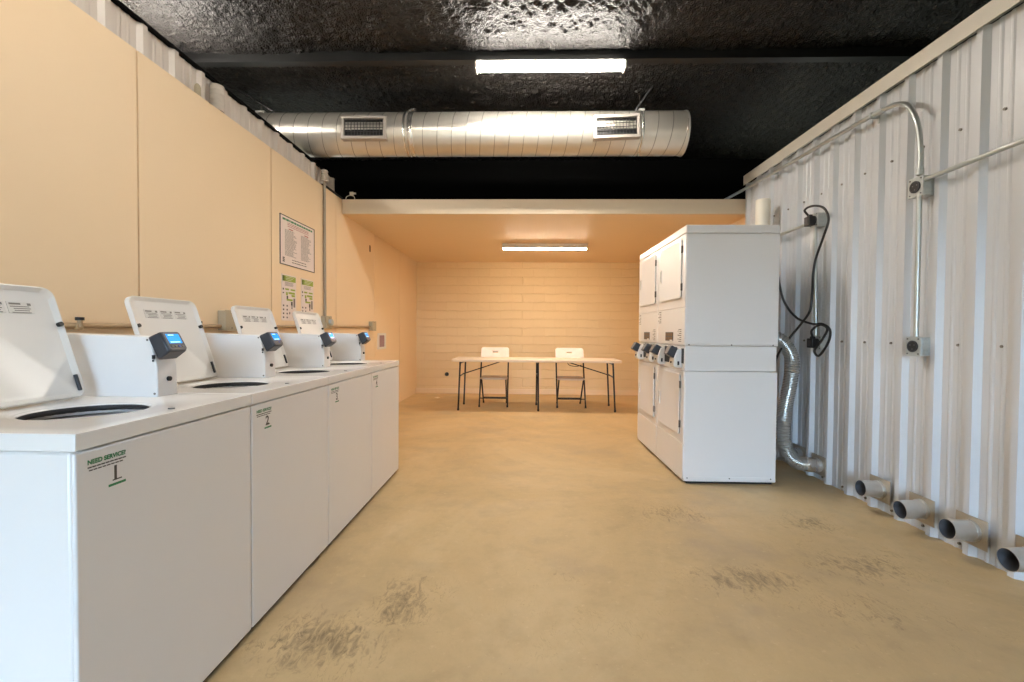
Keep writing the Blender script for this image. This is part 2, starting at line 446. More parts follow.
# wall behind the camera with an open doorway
b = MB().use('cream')
DX0, DX1, DZ = -1.96, 1.1, 2.45
b.box(-3.6, DX0, YF-.1, YF, 0, ROOF+.1); b.box(DX1, 3.8, YF-.1, YF, 0, ROOF+.1); b.box(DX0, DX1, YF-.1, YF, DZ, ROOF+.1)
struct(b, 'wall_front', smooth=False)
b = MB().use('black'); b.box(-3.6, 3.8, 3.665, 3.735, 3.362, 3.40)
b.box(-3.6, 3.8, 3.692, 3.708, 3.40, 3.56)
struct(b, 'trim_5', 'black roof beam')

# ------------------------------------------------------------------ lights
def led_fixture(cx, cy, ztop, length, ledmat, label, w=.10, hh=.022, dh=.044):
    t = thing('strip_light', label, 'ceiling light', (cx, cy, ztop), 'LED strip lights')
    b = MB().use('fixture'); b.box(cx-length/2, cx+length/2, cy-w*(.35 if hh < .03 else 1.5), cy+w*(.35 if hh < .03 else 1.5), ztop-hh, ztop)
    b.box(cx-length/2-.004, cx-length/2+.012, cy-w/2-.003, cy+w/2+.003, ztop-hh-dh-.004, ztop-hh+.004)
    b.box(cx+length/2-.012, cx+length/2+.004, cy-w/2-.003, cy+w/2+.003, ztop-hh-dh-.004, ztop-hh+.004)
    part(b, 'housing', t, bevel=.003)
    b = MB().use(ledmat)
    prof = [(cy+w/2*math.cos(a), ztop-hh-.002-dh*abs(math.sin(a))**.6) for a in [PI*k/12 for k in range(13)]]
    b.prism([(cx-length/2+.012, yy, zz) for yy, zz in prof], (length-.024, 0, 0))
    part(b, 'diffuser', t)
    return t
led_fixture(.20, 3.70, 3.362, 1.22, 'led', 'bright white LED strip light under the black roof beam')
led_fixture(.30, 6.58, ZS, 1.24, 'led2', 'slim LED strip light on the low cream ceiling above the folding table', .05, .062, .013)
led_fixture(-1.05, 1.15, 3.42, 1.22, 'led3', 'LED strip light under the black roof over the nearest washer')  # unseen lamp, added to light the near washers and left wall
t = thing('tube_light', 'bare tube light hanging beyond the left wall', 'ceiling light', (-2.75, 3.05, 3.13))
b = MB().use('led4'); b.cyl((-2.75, 2.55, 3.16), (-2.75, 3.55, 3.16), .016, 14); part(b, 'tube', t)
for yy in (2.55, 3.55):
    b = MB().use('fixture'); b.cyl((-2.75, yy-.02, 3.16), (-2.75, yy+.02, 3.16), .02, 14); c_ = part(b, 'end_cap', t)
    b = MB().use('blackmetal'); b.cyl((-2.75, yy, 3.17), (-2.75, yy, ROOF), .004, 8); part(b, 'rod', c_)

# ------------------------------------------------------------------ washers
XA, YW, WW = -1.015, .976, .659
def washer():
    ox, oy = XA, YW
    B = lambda x0, x1, y0, y1, z0, z1: (ox+x0, ox+x1, oy+y0, oy+y1, z0, z1)
    t = thing('washing_machine', WLAB[0], 'washing machine', (XA-.35, YW+.33, 0), 'coin washers along the left wall')
    b = MB().use('white'); b.box(*B(-.70, -.0125, .006, .653, .03, .871)); part(b, 'cabinet', t, bevel=.008)
    b = MB().use('white'); b.box(*B(-.0115, 0, .0035, .6555, .026, .8685)); part(b, 'front_panel', t, bevel=.005, seg=3)
    b = MB().use('blackgap'); b.box(*B(-.68, -.02, .02, .64, .004, .034)); part(b, 'base', t, 'dark recessed base')  # black block fills the floor gap and paints its shade
    for fx in (-.65, -.06):
        for fy in (.05, .60):
            b = MB().use('dark'); b.cyl((ox+fx, oy+fy, 0), (ox+fx, oy+fy, .012), .02, 14); part(b, 'foot', t)
    # worktop with a round opening
    hx, hy, R = -.285, .320, .148
    X0, X1, Y0, Y1 = -.705, .003, .002, .657
    angs = sorted(set([2*PI*k/56 for k in range(56)] + [math.atan2(yy-hy, xx-hx) % (2*PI) for xx in (X0, X1) for yy in (Y0, Y1)]))
    def sq(a, ins=0):
        c, s_ = math.cos(a), math.sin(a); ts = []
        if c > 1e-9: ts.append((X1-ins-hx)/c)
        if c < -1e-9: ts.append((X0+ins-hx)/c)
        if s_ > 1e-9: ts.append((Y1-ins-hy)/s_)
        if s_ < -1e-9: ts.append((Y0+ins-hy)/s_)
        k = min(ts); return (ox+hx+c*k, oy+hy+s_*k)
    circ = lambda r, z: [(ox+hx+r*math.cos(a), oy+hy+r*math.sin(a), z) for a in angs]
    ol = lambda z: [sq(a)+(z,) for a in angs]
    b = MB().use('deck')
    b.loft([circ(R-.004, .9015), circ(R-.003, .9055), circ(R, .9085), circ(R+.012, .9095), circ(R+.018, .9125), ol(.914), ol(.8735), circ(R+.02, .8735), circ(R-.004, .9015)], False, False)
    part(b, 'worktop', t, bevel=.006, seg=3)
    b = MB().use('tub'); b.lathe([(R-.0045, .9035), (R-.004, .895), (.20, .855), (.21, .80), (.21, .45), (.05, .44)], (ox+hx, oy+hy))
    tub = part(b, 'tub', t, 'dark steel drum')
    b = MB().use('charcoal'); b.lathe([(.075, .445), (.06, .52), (.045, .70), (.03, .76), (.001, .77)], (ox+hx, oy+hy), 24); part(b, 'agitator', tub)
    # lid standing open, hinged at the back of the opening
    ly0, ly1 = .133, .508
    hz = Vector((ox-.485, oy+(ly0+ly1)/2, .921)); u = Vector((-.31, 0, .95)).normalized(); yv = Vector((0, 1, 0)); n = yv.cross(u)
    W, H = ly1-ly0, .386
    def lp(w, h, r, d): return [hz + u*(H/2+q) + yv*p + n*d for p, q in rr(w, h, r, 7)]
    b = MB().use('plastic')
    b.loft([lp(W-.012, H-.012, .03, -.012), lp(W, H, .035, -.007), lp(W, H, .035, .009), lp(W-.004, H-.004, .034, .012), lp(W-.010, H-.010, .032, .012), lp(W-.036, H-.036, .026, .002)])
    lid = part(b, 'lid', t)
    P = lambda p, q, d: hz + yv*p + u*q + n*d
    b = MB()
    for k in range(3):
        c = -.082+.080*k
        b.use('lidlabel'); b.obox(P(c, .312, .0026), yv*.036, u*.019, n*.0006)
        b.use('greytext'); b.obox(P(c-.014, .324, .0034), yv*.016, u*.0028, n*.0004); b.obox(P(c+.026, .323, .0034), yv*.005, u*.004, n*.0004)
        for q in range(4): b.obox(P(c+.002*((q*3) % 4-1), .3150-.0066*q, .0034), yv*(.027-.003*(q % 3)), u*.0012, n*.0004)
    part(b, 'warning_label', lid, 'row of three small printed labels')
    for s_ in (-1, 1):
        b = MB().use('dark'); b.cyl(P(s_*(W/2-.012), .256, .003), P(s_*(W/2-.012), .256, .016), .0078, 14); part(b, 'bumper', lid, 'black rubber bumper')
    b = MB().use('charcoal'); b.obox(P(W/2-.016, .05, .009), yv*.005, u*.028, n*.004); part(b, 'hinge', lid, 'dark hinge slot', bevel=.002)
    # payment box on the right of the lid
    prof = [(-.275, .912), (-.278, 1.02), (-.303, 1.127), (-.697, 1.138), (-.697, .912)]
    b = MB().use('white'); b.prism([(ox+px, oy+.562, z) for px, z in prof], (0, .093, 0))
    pb = part(b, 'payment_box', t, bevel=.005, seg=3)
    b = MB().use('dark'); b.cyl((ox-.282, oy+.612, .974), (ox-.269, oy+.612, .974), .0085, 16); part(b, 'lock', pb, 'black round lock')
    b = MB().use('dark'); b.box(*B(-.293, -.285, .5595, .565, 1.048, 1.062)); b.box(*B(-.291, -.286, .558, .565, 1.038, 1.046)); part(b, 'latch', pb, 'small black latch')
    for sx, sz in ((-.31, 1.115), (-.285, .925)):
        b = MB().use('screw'); b.cyl((ox+sx, oy+.564, sz), (ox+sx, oy+.560, sz), .004, 8); part(b, 'screw', pb)
    # payment terminal with its lit screen
    TL, BL, BT, BB = [Vector((ox+px, 0, z)) for px, z in ((-.262, 1.145), (-.225, 1.076), (-.307, 1.124), (-.268, 1.043))]
    ya, yb = oy+.556, oy+.640
    def tl(p, yy): return Vector((p.x, yy, p.z))
    cF = (TL+BL)/2
    b = MB().use('charcoal')
    poly = [TL, BL, BB, BT]
    b.loft([[tl(p, ya) for p in poly], [tl(p, yb) for p in poly]])
    tm = part(b, 'payment_terminal', t, 'charcoal payment terminal with lit blue screen', bevel=.007, seg=3)
    up = (TL-BL).normalized(); ht = (TL-BL).length; nf = Vector((0, 1, 0)).cross(up)
    F = lambda p, q, d: tl(cF, (ya+yb)/2) + Vector((0, p, 0)) + up*q + nf*d
    b = MB().use('bezel'); b.loft([[F(p, q, .0005) for p, q in rr(.080, ht-.004, .008)], [F(p, q, .004) for p, q in rr(.076, ht-.008, .008)]]); part(b, 'bezel', tm)
    b = MB().use('screen'); b.obox(F(0, .008, .0042), (0, .029, 0), up*.0185, nf*.0008)
    b.use('screentext'); b.obox(F(-.008, .022, .0052), (0, .013, 0), up*.002, nf*.0003); b.obox(F(-.002, -.006, .0052), (0, .022, 0), up*.0022, nf*.0003)
    part(b, 'screen', tm, 'lit blue screen')
    for k in range(4):
        b = MB().use('violet' if k == 2 else 'greytext'); b.obox(F(-.024+.016*k, -.0225, .0045), (0, .0055, 0), up*.0035, nf*.0015); part(b, 'key', tm, bevel=.001)
    b = MB().use('bezel'); b.cyl((ox-.045, oy+.338, .9135), (ox-.045, oy+.338, .9165), .009, 16); part(b, 'button', t, 'small grey button on the worktop')
    return t
def sticker(t, i):
    ox, oy = XA, YW+i*WW
    fx = ox+.0006
    fn = lambda y0, z0: (lambda u, v: (fx, oy+y0+u, z0+v))
    bx = lambda b, y0, y1, z0, z1: b.box(ox-.0002, fx, oy+y0, oy+y1, z0, z1)
    b = MB().use('green'); b.text('NEED SERVICE?', .0148, fn(.032, .8345), .0007)
    b.use('darktext')
    for k in range(9): bx(b, .033+.0113*k, .033+.0113*k+.0095, .8255, .8285)
    for k in range(8): bx(b, .036+.0113*k, .036+.0113*k+.009, .8185, .8212)
    b.text(str(i+1), .050, fn(.091, .7785), .0012)
    bx(b, .096, .121, .7765, .7795)
    b.use('green'); bx(b, .085, .132, .764, .770)
    o = finish(b, 'service_sticker', t, off=(XA-.35, YW+.33+i*WW, 0), smooth=False)
    o['label'] = 'printed service notice numbered %d' % (i+1)
WLAB = ['white washer numbered 1, nearest of the row, lid open beside its screen',
        'white washer numbered 2, second of the row from the near end, lid open',
        'white washer numbered 3 in the row, standing below the two green papers',
        'white washer numbered 4 at the far end of the row, nearest the brick wall']
w0 = washer()
washers = [w0]
for i in range(1, 4):
    c = copy_tree(w0); c.location = (XA-.35, YW+.33+i*WW, 0); c['label'] = WLAB[i]; washers.append(c)
for i, w in enumerate(washers): sticker(w, i)

# ------------------------------------------------------------------ stacked dryers
XD, YD, WD, DD, HD = 1.2275, 3.4232, .6823, .700, 1.974
def dryer():
    t = thing('stacked_dryer', 'white stacked dryer nearer the camera, standing close to the vent pipes', 'dryer', (XD+.35, YD+.341, 0), 'stacked dryers')
    B = lambda x0, x1, y0, y1, z0, z1: (XD+x0, XD+x1, YD+y0, YD+y1, z0, z1)
    b = MB().use('white'); b.box(*B(.003, DD, .003, WD-.003, .018, .8625)); b.box(*B(.002, DD, .0015, WD-.0015, .018, .058))
    part(b, 'lower_cabinet', t, bevel=.006)
    b = MB().use('white'); b.box(*B(.003, DD, .003, WD-.003, 1.0575, 1.910)); b.box(*B(.002, DD, .0015, WD-.0015, 1.0572, 1.075)); part(b, 'upper_cabinet', t, bevel=.006)
    b = MB().use('white'); b.box(*B(.0, DD-.012, .001, WD-.001, .8655, 1.0545)); part(b, 'control_hood', t, bevel=.005)
    b = MB().use('white'); b.box(*B(-.002, DD, .001, WD-.001, 1.9125, HD)); part(b, 'top_cap', t, bevel=.008, seg=3)
    b = MB().use('blackgap'); b.box(*B(.03, DD-.02, .02, WD-.02, .0, .02)); part(b, 'base', t, 'dark recessed base')  # shade under the dryer painted as a black block
    b = MB().use('white')
    pts = [(XD-.004, YD+q+WD/2, .165+p) for q, p in rr(WD-.010, .280, .035, 6)]
    b.loft([[(XD+.006, yy, zz) for x, yy, zz in pts], [(XD-.004, yy, zz) for x, yy, zz in pts]]); part(b, 'base_panel', t, bevel=.003)
    b = MB().use('white'); b.box(*B(-.003, .005, .006, WD-.006, 1.062, 1.346)); part(b, 'instruction_panel', t, bevel=.003)
    b = MB().use('white'); b.box(*B(-.003, .005, .006, WD-.006, 1.352, 1.908)); ud = part(b, 'upper_face', t, bevel=.003)
    b = MB().use('white'); b.box(*B(-.003, .005, .006, WD-.006, .308, .860)); part(b, 'lower_face', t, bevel=.003)
    # doors stand off the face; a black core in the gap paints its shadow
    for (z0, z1, nm) in ((1.425, 1.885, 'upper_door'), (.362, .838, 'lower_door')):
        y0, y1 = .075, .592
        loop = lambda ins, x: [(XD+x, YD+(y0+y1)/2+q, (z0+z1)/2+p) for q, p in rr(y1-y0-ins*2, z1-z0-ins*2, .018, 5)]
        b = MB().use('blackgap'); b.loft([loop(.004, -.0025), loop(.004, -.008)])
        b.use('white'); b.loft([loop(0, -.008), loop(0, -.013), loop(.003, -.016), loop(.018, -.016), loop(.022, -.0148)])
        d = part(b, nm, t)
        b = MB().use('plastic'); b.box(*B(-.022, -.0145, y1-.045, y1-.022, (z0+z1)/2-.065, (z0+z1)/2+.045)); 
        b.use('greytext'); b.box(*B(-.0226, -.0215, y1-.034, y1-.026, (z0+z1)/2-.055, (z0+z1)/2+.035))
        part(b, 'handle', d, bevel=.003)
        for hz in (z0+.085, z1-.085):
            b = MB().use('darktext'); b.box(*B(-.015, -.003, y0-.012, y0+.001, hz-.028, hz+.028))
            b.use('screw'); b.cyl((XD-.0145, YD+y0-.006, hz-.02), (XD-.017, YD+y0-.006, hz-.02), .003, 8); b.cyl((XD-.0145, YD+y0-.006, hz+.02), (XD-.017, YD+y0-.006, hz+.02), .003, 8)
            part(b, 'hinge', d, 'dark metal hinge', bevel=.002)
    # display window and printed instructions
    b = MB().use('charcoal'); b.box(*B(-.006, -.0025, .262, .455, 1.088, 1.160))
    b.use('brown')
    for k in range(3):
        for j in range(2): b.box(*B(-.007, -.0055, .275+.06*k, .322+.06*k, 1.096+.032*j, 1.120+.032*j))
    b.use('white'); b.box(*B(-.0075, -.0025, .27, .34, 1.086, 1.098))
    part(b, 'display', t, 'dark brown display window', bevel=.001)
    b = MB().use('greytext')
    for (ya, za) in ((.075, 1.085), (.585, 1.24)):
        for k in range(7):
            b.box(*B(-.0042, -.0028, ya, ya+.062-.012*(k % 3), za+.0155*k, za+.0155*k+.006))
            if k % 2: b.box(*B(-.0042, -.0028, ya+.066, ya+.078, za+.0155*k, za+.0155*k+.010))
    part(b, 'instruction_print', t, 'small grey printed pictograms', smooth=False)
    b = MB().use('dark'); b.box(*B(-.006, .004, .022, .062, .92, 1.035)); b.box(*B(-.006, .004, .170, .470, .908, 1.042)); 
    b.use('red'); b.box(*B(-.0075, -.005, .30, .36, .965, .985)); b.use('greytext'); b.cyl((XD-.005, YD+.33, 1.01), (XD-.009, YD+.33, 1.01), .012, 16)
    part(b, 'control_panel', t, 'black control panel', bevel=.002)
    for yc in (.112, .525):
        prof = [(0, .885), (-.05, .885), (-.068, .902), (-.060, .965), (-.035, 1.028), (0, 1.028)]
        b = MB().use('plastic'); b.prism([(XD+px, YD+yc-.055, z) for px, z in prof], (0, .11, 0))
        pb = part(b, 'payment_box', t, bevel=.005)
        b = MB().use('dark'); b.cyl((XD-.062, YD+yc, .925), (XD-.073, YD+yc, .925), .008, 14); part(b, 'lock', pb, 'black round lock')
        b = MB().use('dark'); b.box(*B(-.036, -.022, yc-.0575, yc-.05, .905, .935)); part(b, 'latch', pb)
        c = Vector((XD-.066, YD+yc, 1.008)); up = Vector((.50, 0, .866)); nf = Vector((-.866, 0, .50))
        b = MB().use('charcoal'); b.obox(c, (0, .046, 0), up*.040, nf*.033)
        rd = part(b, 'payment_reader', t, 'charcoal tilted payment reader', bevel=.007, seg=3)
        b = MB().use('bezel'); b.obox(c+nf*.0335, (0, .038, 0), up*.035, nf*.0012)
        b.use('screentext' if False else 'greytext'); b.obox(c+nf*.035+up*.010, (0, .028, 0), up*.016, nf*.0006)
        part(b, 'screen', rd, bevel=.001)
    for zz in (.045, 1.065):
        for q in (.03, .35, .66):
            b = MB().use('darktext'); b.cyl((XD+q*DD/.7, YD+.004, zz), (XD+q*DD/.7, YD-.001, zz), .005, 8); part(b, 'screw', t)
    # rear exhaust collars
    b = MB().use('vent'); b.ring((XD+DD-.01, YD+.22, 1.12), (XD+DD+.05, YD+.22, 1.12), .052, .048, 24); part(b, 'exhaust_collar', t)
    return t
d0 = dryer()
d1 = copy_tree(d0); d1.location = (XD+.35, YD+.341+WD, 0); d1['label'] = 'white stacked dryer farther from the camera, standing nearer the brick wall'

# ------------------------------------------------------------------ wall vents and foil hoses
def vent(y, z=.135, label='', length=.165, tilt=0):
    t = thing('dryer_vent', label, 'vent', (XR, y, z), 'galvanised vents through the ribbed wall')
    b = MB().use('ventplate'); b.box(XR-.036, XR-.0315, y-.083, y+.083, z-.075, z+.075); part(b, 'plate', t, 'square galvanised wall plate', bevel=.001)
    b = MB().use('vent')
    b.ring((XR-.034, y, z), (XR-.034-length, y, z+tilt), .051, .0485, 36)
    b.ring((XR-.036, y, z), (XR-.05, y, z), .056, .051, 36)
    b.use('bezel'); b.ring((XR-.034, y, z), (XR-.034-length+.004, y, z+tilt), .0484, .0478, 36); b.use('dark'); b.cyl((XR-.033, y, z), (XR-.036, y, z), .049, 24)  # dark lining and end disc paint the shade inside the pipe
    part(b, 'pipe', t)
    return t
VL = ['short round vent pipe on a square plate, first stub in front of the dryers',
      'short round vent pipe on a square plate, second stub in front of the dryers',
      'short round vent pipe on a square plate, third stub in front of the dryers',
      'short round vent pipe cut by the right edge of the photo']
for k, (y, z) in enumerate(((2.947, .146), (2.641, .138), (2.352, .142), (2.06, .142))):
    vent(y, z, VL[k], .125, .006*(-1)**k)
vent(3.55, .125, 'square wall plate joined to the foil hose behind the nearer dryer', .06)
vent(3.80, .14, 'square wall plate low on the wall, half hidden by the foil hose', .06)
def hose(pts, label, loc):
    raw = smooth_path(pts, 30); path = [raw[0]]; acc = 0
    for p0_, p1_ in zip(raw, raw[1:]):
        acc += (p1_-p0_).length
        if acc >= .0062: path.append(p1_); acc = 0
    path.append(raw[-1])
    rs = [.0505+.0035*math.cos(PI*k) for k in range(len(path))]
    b = MB().use('hose'); b.tube(path, rs, 20)
    t = thing('foil_hose', label, 'hose', loc, 'foil dryer hoses')
    part(b, 'hose', t)
    b = MB().use('tape'); e = Vector(path[-1]); d = (e-Vector(path[-4])).normalized(); b.tube([e-d*.05, e-d*.03, e-d*.005, e+d*.015], [.056, .058, .057, .054], 20); part(b, 'clamp', t, 'crumpled foil tape')
hose([(1.985, 3.65, 1.12), (2.05, 3.63, 1.11), (2.11, 3.61, 1.03), (2.14, 3.6, .92), (2.12, 3.6, .74), (2.085, 3.6, .54), (2.075, 3.6, .36), (2.10, 3.585, .22), (2.165, 3.565, .14), (2.275, 3.55, .125)],
     'ribbed silver foil hose curving down behind the nearer dryer', (2.08, 3.6, .07))
hose([(1.985, 4.33, 1.12), (2.04, 4.3, 1.08), (2.06, 4.22, .9), (2.05, 4.1, .6), (2.03, 3.95, .3), (2.09, 3.82, .17), (2.16, 3.80, .14), (2.275, 3.80, .14)],
     'silver foil hose mostly hidden behind the other hose, low by the wall', (2.05, 3.9, .07))

# ------------------------------------------------------------------ conduit, boxes and cords on the ribbed wall
CX = 2.285
def tube_thing(pts, r, m, name, label, cat, group=None, seg=12):
    b = MB().use(m); b.tube(pts, r, seg)
    return solo(b, name, label, cat, tuple(pts[-1]), group)
t = thing('electrical_conduit', 'long grey conduit bending down from the top of the ribbed wall', 'conduit', (CX, 2.66, 2.09))
b = MB().use('conduit'); b.tube(smooth_path([(CX, 5.4, 2.69), (CX, 4.65, 2.652), (CX, 3.79, 2.62), (CX, 3.13, 2.60), (CX, 2.95, 2.588), (CX-.005, 2.83, 2.567), (CX-.012, 2.745, 2.52), (CX-.012, 2.69, 2.43), (CX-.006, 2.668, 2.33), (CX, 2.66, 2.20), (CX, 2.66, 2.075)], 8), .0145, 14)
part(b, 'pipe', t)
b = MB().use('steelbox'); b.cyl((CX, 3.0, 2.591), (CX, 2.93, 2.587), .0175, 14); part(b, 'coupling', t)
b = MB().use('steelbox'); b.cyl((CX, 2.66, 2.112), (CX, 2.66, 2.078), .019, 14); part(b, 'connector', t)
for (yy, zz, hor) in ((3.03, 2.594, 1), (4.2, 2.638, 1)):
    b = MB().use('steelbox')
    if hor: b.box(CX-.017, XR-.028, yy-.008, yy+.008, zz-.018, zz+.018); b.box(XR-.034, XR-.028, yy-.008, yy+.008, zz-.05, zz+.02)
    else: b.box(CX-.016, XR-.0, yy-.018, yy+.018, zz-.008, zz+.008); b.box(XR-.006, XR, yy-.05, yy+.02, zz-.008, zz+.008)
    part(b, 'strap', t, bevel=.002)
def outlet_box(y, z, label, w=.094, h=.108, dp=.08):
    t = thing('outlet_box', label, 'outlet', (XR, y, z-h/2), 'steel outlet boxes')
    x1, x0 = XR, XR-dp
    b = MB().use('steelbox'); b.box(x0, x1, y-w/2, y+w/2, z-h/2, z+h/2); part(b, 'box', t, bevel=.004)
    b = MB().use('steelbox'); b.box(x0-.006, x0, y-w/2-.003, y+w/2+.003, z-h/2-.003, z+h/2+.003); cp = part(b, 'cover_plate', t, bevel=.004)
    for sy in (-1, 1):
        for sz in (-1, 1):
            b = MB().use('bezel'); b.cyl((x0-.005, y+sy*.036, z+sz*.043), (x0-.009, y+sy*.036, z+sz*.043), .0045, 8); part(b, 'screw', cp)
    b = MB().use('dark'); b.cyl((x0-.002, y, z), (x0-.011, y, z), .0335, 28); b.use('charcoal'); b.ring((x0-.010, y, z), (x0-.013, y, z), .034, .029, 28)
    b.use('bezel')
    for k in range(3):
        a = 2*PI*k/3+.5; b.cyl((x0-.010, y+.016*math.cos(a), z+.016*math.sin(a)), (x0-.0118, y+.016*math.cos(a), z+.016*math.sin(a)), .004, 8)
    part(b, 'receptacle', t, 'round black receptacle')
    b = MB().use('conduit')
    for k in range(4): b.cyl((x0+.02+.02*(k % 2), y-w/2-.0008, z-.03+.06*(k//2)), (x0+.02+.02*(k % 2), y-w/2+.004, z-.03+.06*(k//2)), .008, 12)
    part(b, 'knockout', t)
    return t
outlet_box(2.675, 2.012, 'steel outlet box with black round socket below the conduit bend')
outlet_box(2.665, 1.085, 'steel outlet box with empty black socket at waist height')
outlet_box(3.60, 2.050, 'steel outlet box with black plug in it, highest behind the dryers', .085, .105, .07)
outlet_box(3.535, 1.085, 'steel outlet box behind the dryers holding the lower black plug', .085, .10, .07)
tube_thing([(CX, 2.66, 1.97), (CX, 2.66, 1.13)], .0135, 'conduit', 'electrical_conduit', 'upright grey conduit joining two outlet boxes in front of the dryers', 'conduit')
tube_thing([(CX, .1, 2.075), (CX, 1.4, 2.06), (CX, 2.618, 2.040)], .0135, 'conduit', 'electrical_conduit', 'grey conduit running from the outlet box to the right edge of the photo', 'conduit')
tube_thing([(CX, 5.2, 2.03), (CX, 3.643, 2.040)], .0135, 'conduit', 'electrical_conduit', 'short grey conduit running from the dryer tops to the plugged outlet box', 'conduit')
tube_thing([(CX, 3.585, 1.998), (CX, 3.55, 1.135)], .0135, 'conduit', 'electrical_conduit', 'upright grey conduit beside the hanging black cords', 'conduit')
def cord(pts, plug, label, loc):
    t = thing('power_cord', label, 'cord', loc, 'black dryer cords')
    b = MB().use('cord'); b.tube(smooth_path(pts, 8), .0085, 10); part(b, 'cable', t)
    x, y, z = plug
    b = MB().use('cord'); b.box(x-.05, x, y-.034, y+.034, z-.04, z+.034); b.box(x-.036, x-.008, y-.015, y+.02, z+.03, z+.05); part(b, 'plug', t, bevel=.006)
    b = MB().use('charcoal'); b.box(x-.053, x-.049, y-.02, y+.02, z-.025, z+.02); part(b, 'grip', t, bevel=.002)
PX = XR-.085
cord([(PX-.025, 3.61, 2.085), (2.21, 3.60, 2.13), (2.21, 3.50, 2.135), (2.215, 3.38, 2.085), (2.22, 3.335, 1.99), (2.22, 3.38, 1.887), (2.22, 3.466, 1.732), (2.22, 3.497, 1.606), (2.20, 3.47, 1.47), (2.19, 3.475, 1.337), (2.17, 3.53, 1.247), (2.13, 3.60, 1.144), (2.05, 3.60, 1.035), (2.0, 3.58, .95), (1.97, 3.56, .86), (1.925, 3.55, .80)],
     (PX, 3.60, 2.045), 'black power cord looping from the highest plug down behind the dryer', (PX, 3.6, 2.0))
cord([(1.93, 3.62, 1.95), (2.02, 3.66, 1.80), (2.06, 3.67, 1.58), (2.10, 3.66, 1.41), (2.16, 3.60, 1.285), (2.19, 3.46, 1.232), (2.2, 3.35, 1.228), (2.21, 3.285, 1.19), (2.21, 3.28, 1.125), (2.205, 3.32, 1.05), (2.2, 3.385, .99), (2.2, 3.43, 1.03), (2.215, 3.37, 1.11), (2.225, 3.33, 1.19), (2.22, 3.40, 1.222), (2.215, 3.49, 1.18), (PX-.025, 3.53, 1.12)],
     (PX, 3.535, 1.085), 'black power cord looped around the lower plug behind the dryer', (PX, 3.5, 1.0))
b = MB().use('pvc'); b.ring((2.20, 4.2, 0), (2.20, 4.2, 2.386), .062, .056, 36)
solo(b, 'pipe', 'wide white pipe standing upright behind the dryers', 'pipe', (2.20, 4.2, 0))

# ------------------------------------------------------------------ left wall fittings
LX = XL+.018
b = MB().use('ochre'); b.tube([(LX, .3, 1.150), (LX, 5.72, 1.205)], .0125, 12)
solo(b, 'electrical_conduit', 'tan painted conduit running low along the cream wall behind the washers', 'conduit', (LX, 3.0, 1.15))
t = thing('electrical_conduit', 'grey conduit rising up the cream wall beside the framed notice', 'conduit', (LX, 4.40, 1.29))
b = MB().use('conduitdull'); b.tube([(LX, 4.41, 1.28), (LX, 4.40, 2.65)], .013, 12); part(b, 'pipe', t)
b = MB().use('capflex')
zz = [2.63+.012*k for k in range(10)]; b.tube([(LX, 4.40, z) for z in zz], [.030 if k % 2 else .036 for k in range(10)], 16); part(b, 'fitting', t, 'pale ribbed fitting')
def jbox(y, z, w, h, m, label, round_=False):
    t = thing('junction_box', label, 'junction box', (XL, y, z-h/2), 'junction boxes on the cream wall')
    b = MB().use(m); b.box(XL, XL+.05, y-w/2, y+w/2, z-h/2, z+h/2); part(b, 'box', t, bevel=.004)
    b = MB().use(m); b.box(XL+.05, XL+.055, y-w/2-.003, y+w/2+.003, z-h/2-.003, z+h/2+.003); part(b, 'cover', t, bevel=.002)
    if round_:
        b = MB().use('steelbox'); b.cyl((XL+.055, y+.01, z), (XL+.085, y+.01, z), .032, 20); part(b, 'connector', t, bevel=.004)
    for s_ in (-1, 1):
        b = MB().use('screw'); b.cyl((XL+.054, y, z+s_*h*.38), (XL+.058, y, z+s_*h*.38), .005, 8); part(b, 'screw', t)
jbox(2.93, 1.215, .12, .13, 'beigebox', 'small beige junction box on the cream wall behind the second washer')
jbox(4.42, 1.235, .12, .12, 'beigebox', 'beige junction box where the upright conduit meets the wall run', True)
jbox(5.78, 1.215, .13, .12, 'beigebox', 'small beige junction box at the far end of the wall conduit')
for y, lab in ((1.93, 'small black knobbed valve on the wall conduit beside the first washer'), (2.66, 'small black knobbed valve on the wall conduit beside the second washer')):
    t = thing('hose_valve', lab, 'valve', (LX, y, 1.16))
    b = MB().use('ochre'); b.cyl((LX+.015, y, 1.162), (LX+.015, y, 1.19), .010, 12); b.cyl((LX-.01, y, 1.163), (LX+.02, y, 1.163), .015, 12); part(b, 'body', t)
    b = MB().use('dark'); b.cyl((LX+.015, y, 1.190), (LX+.015, y, 1.204), .016, 14); part(b, 'knob', t)
t = thing('wall_box', 'small recessed white wall box past the last washer', 'wall box', (XL, 6.24, .90))
b = MB().use('plastic')
fr = lambda w, h, r, x: [(x, 6.24+p, 1.01+q) for p, q in rr(w, h, r, 5)]
b.loft([fr(.36, .225, .015, XL-.001), fr(.36, .225, .015, XL+.010), fr(.24, .165, .01, XL+.010), fr(.24, .165, .01, XL+.0005)], False, False); part(b, 'frame', t)
b = MB().use('purple'); b.loft([fr(.238, .163, .01, XL-.0005), fr(.238, .163, .01, XL+.001)]); part(b, 'recess', t, 'dull mauve recess')
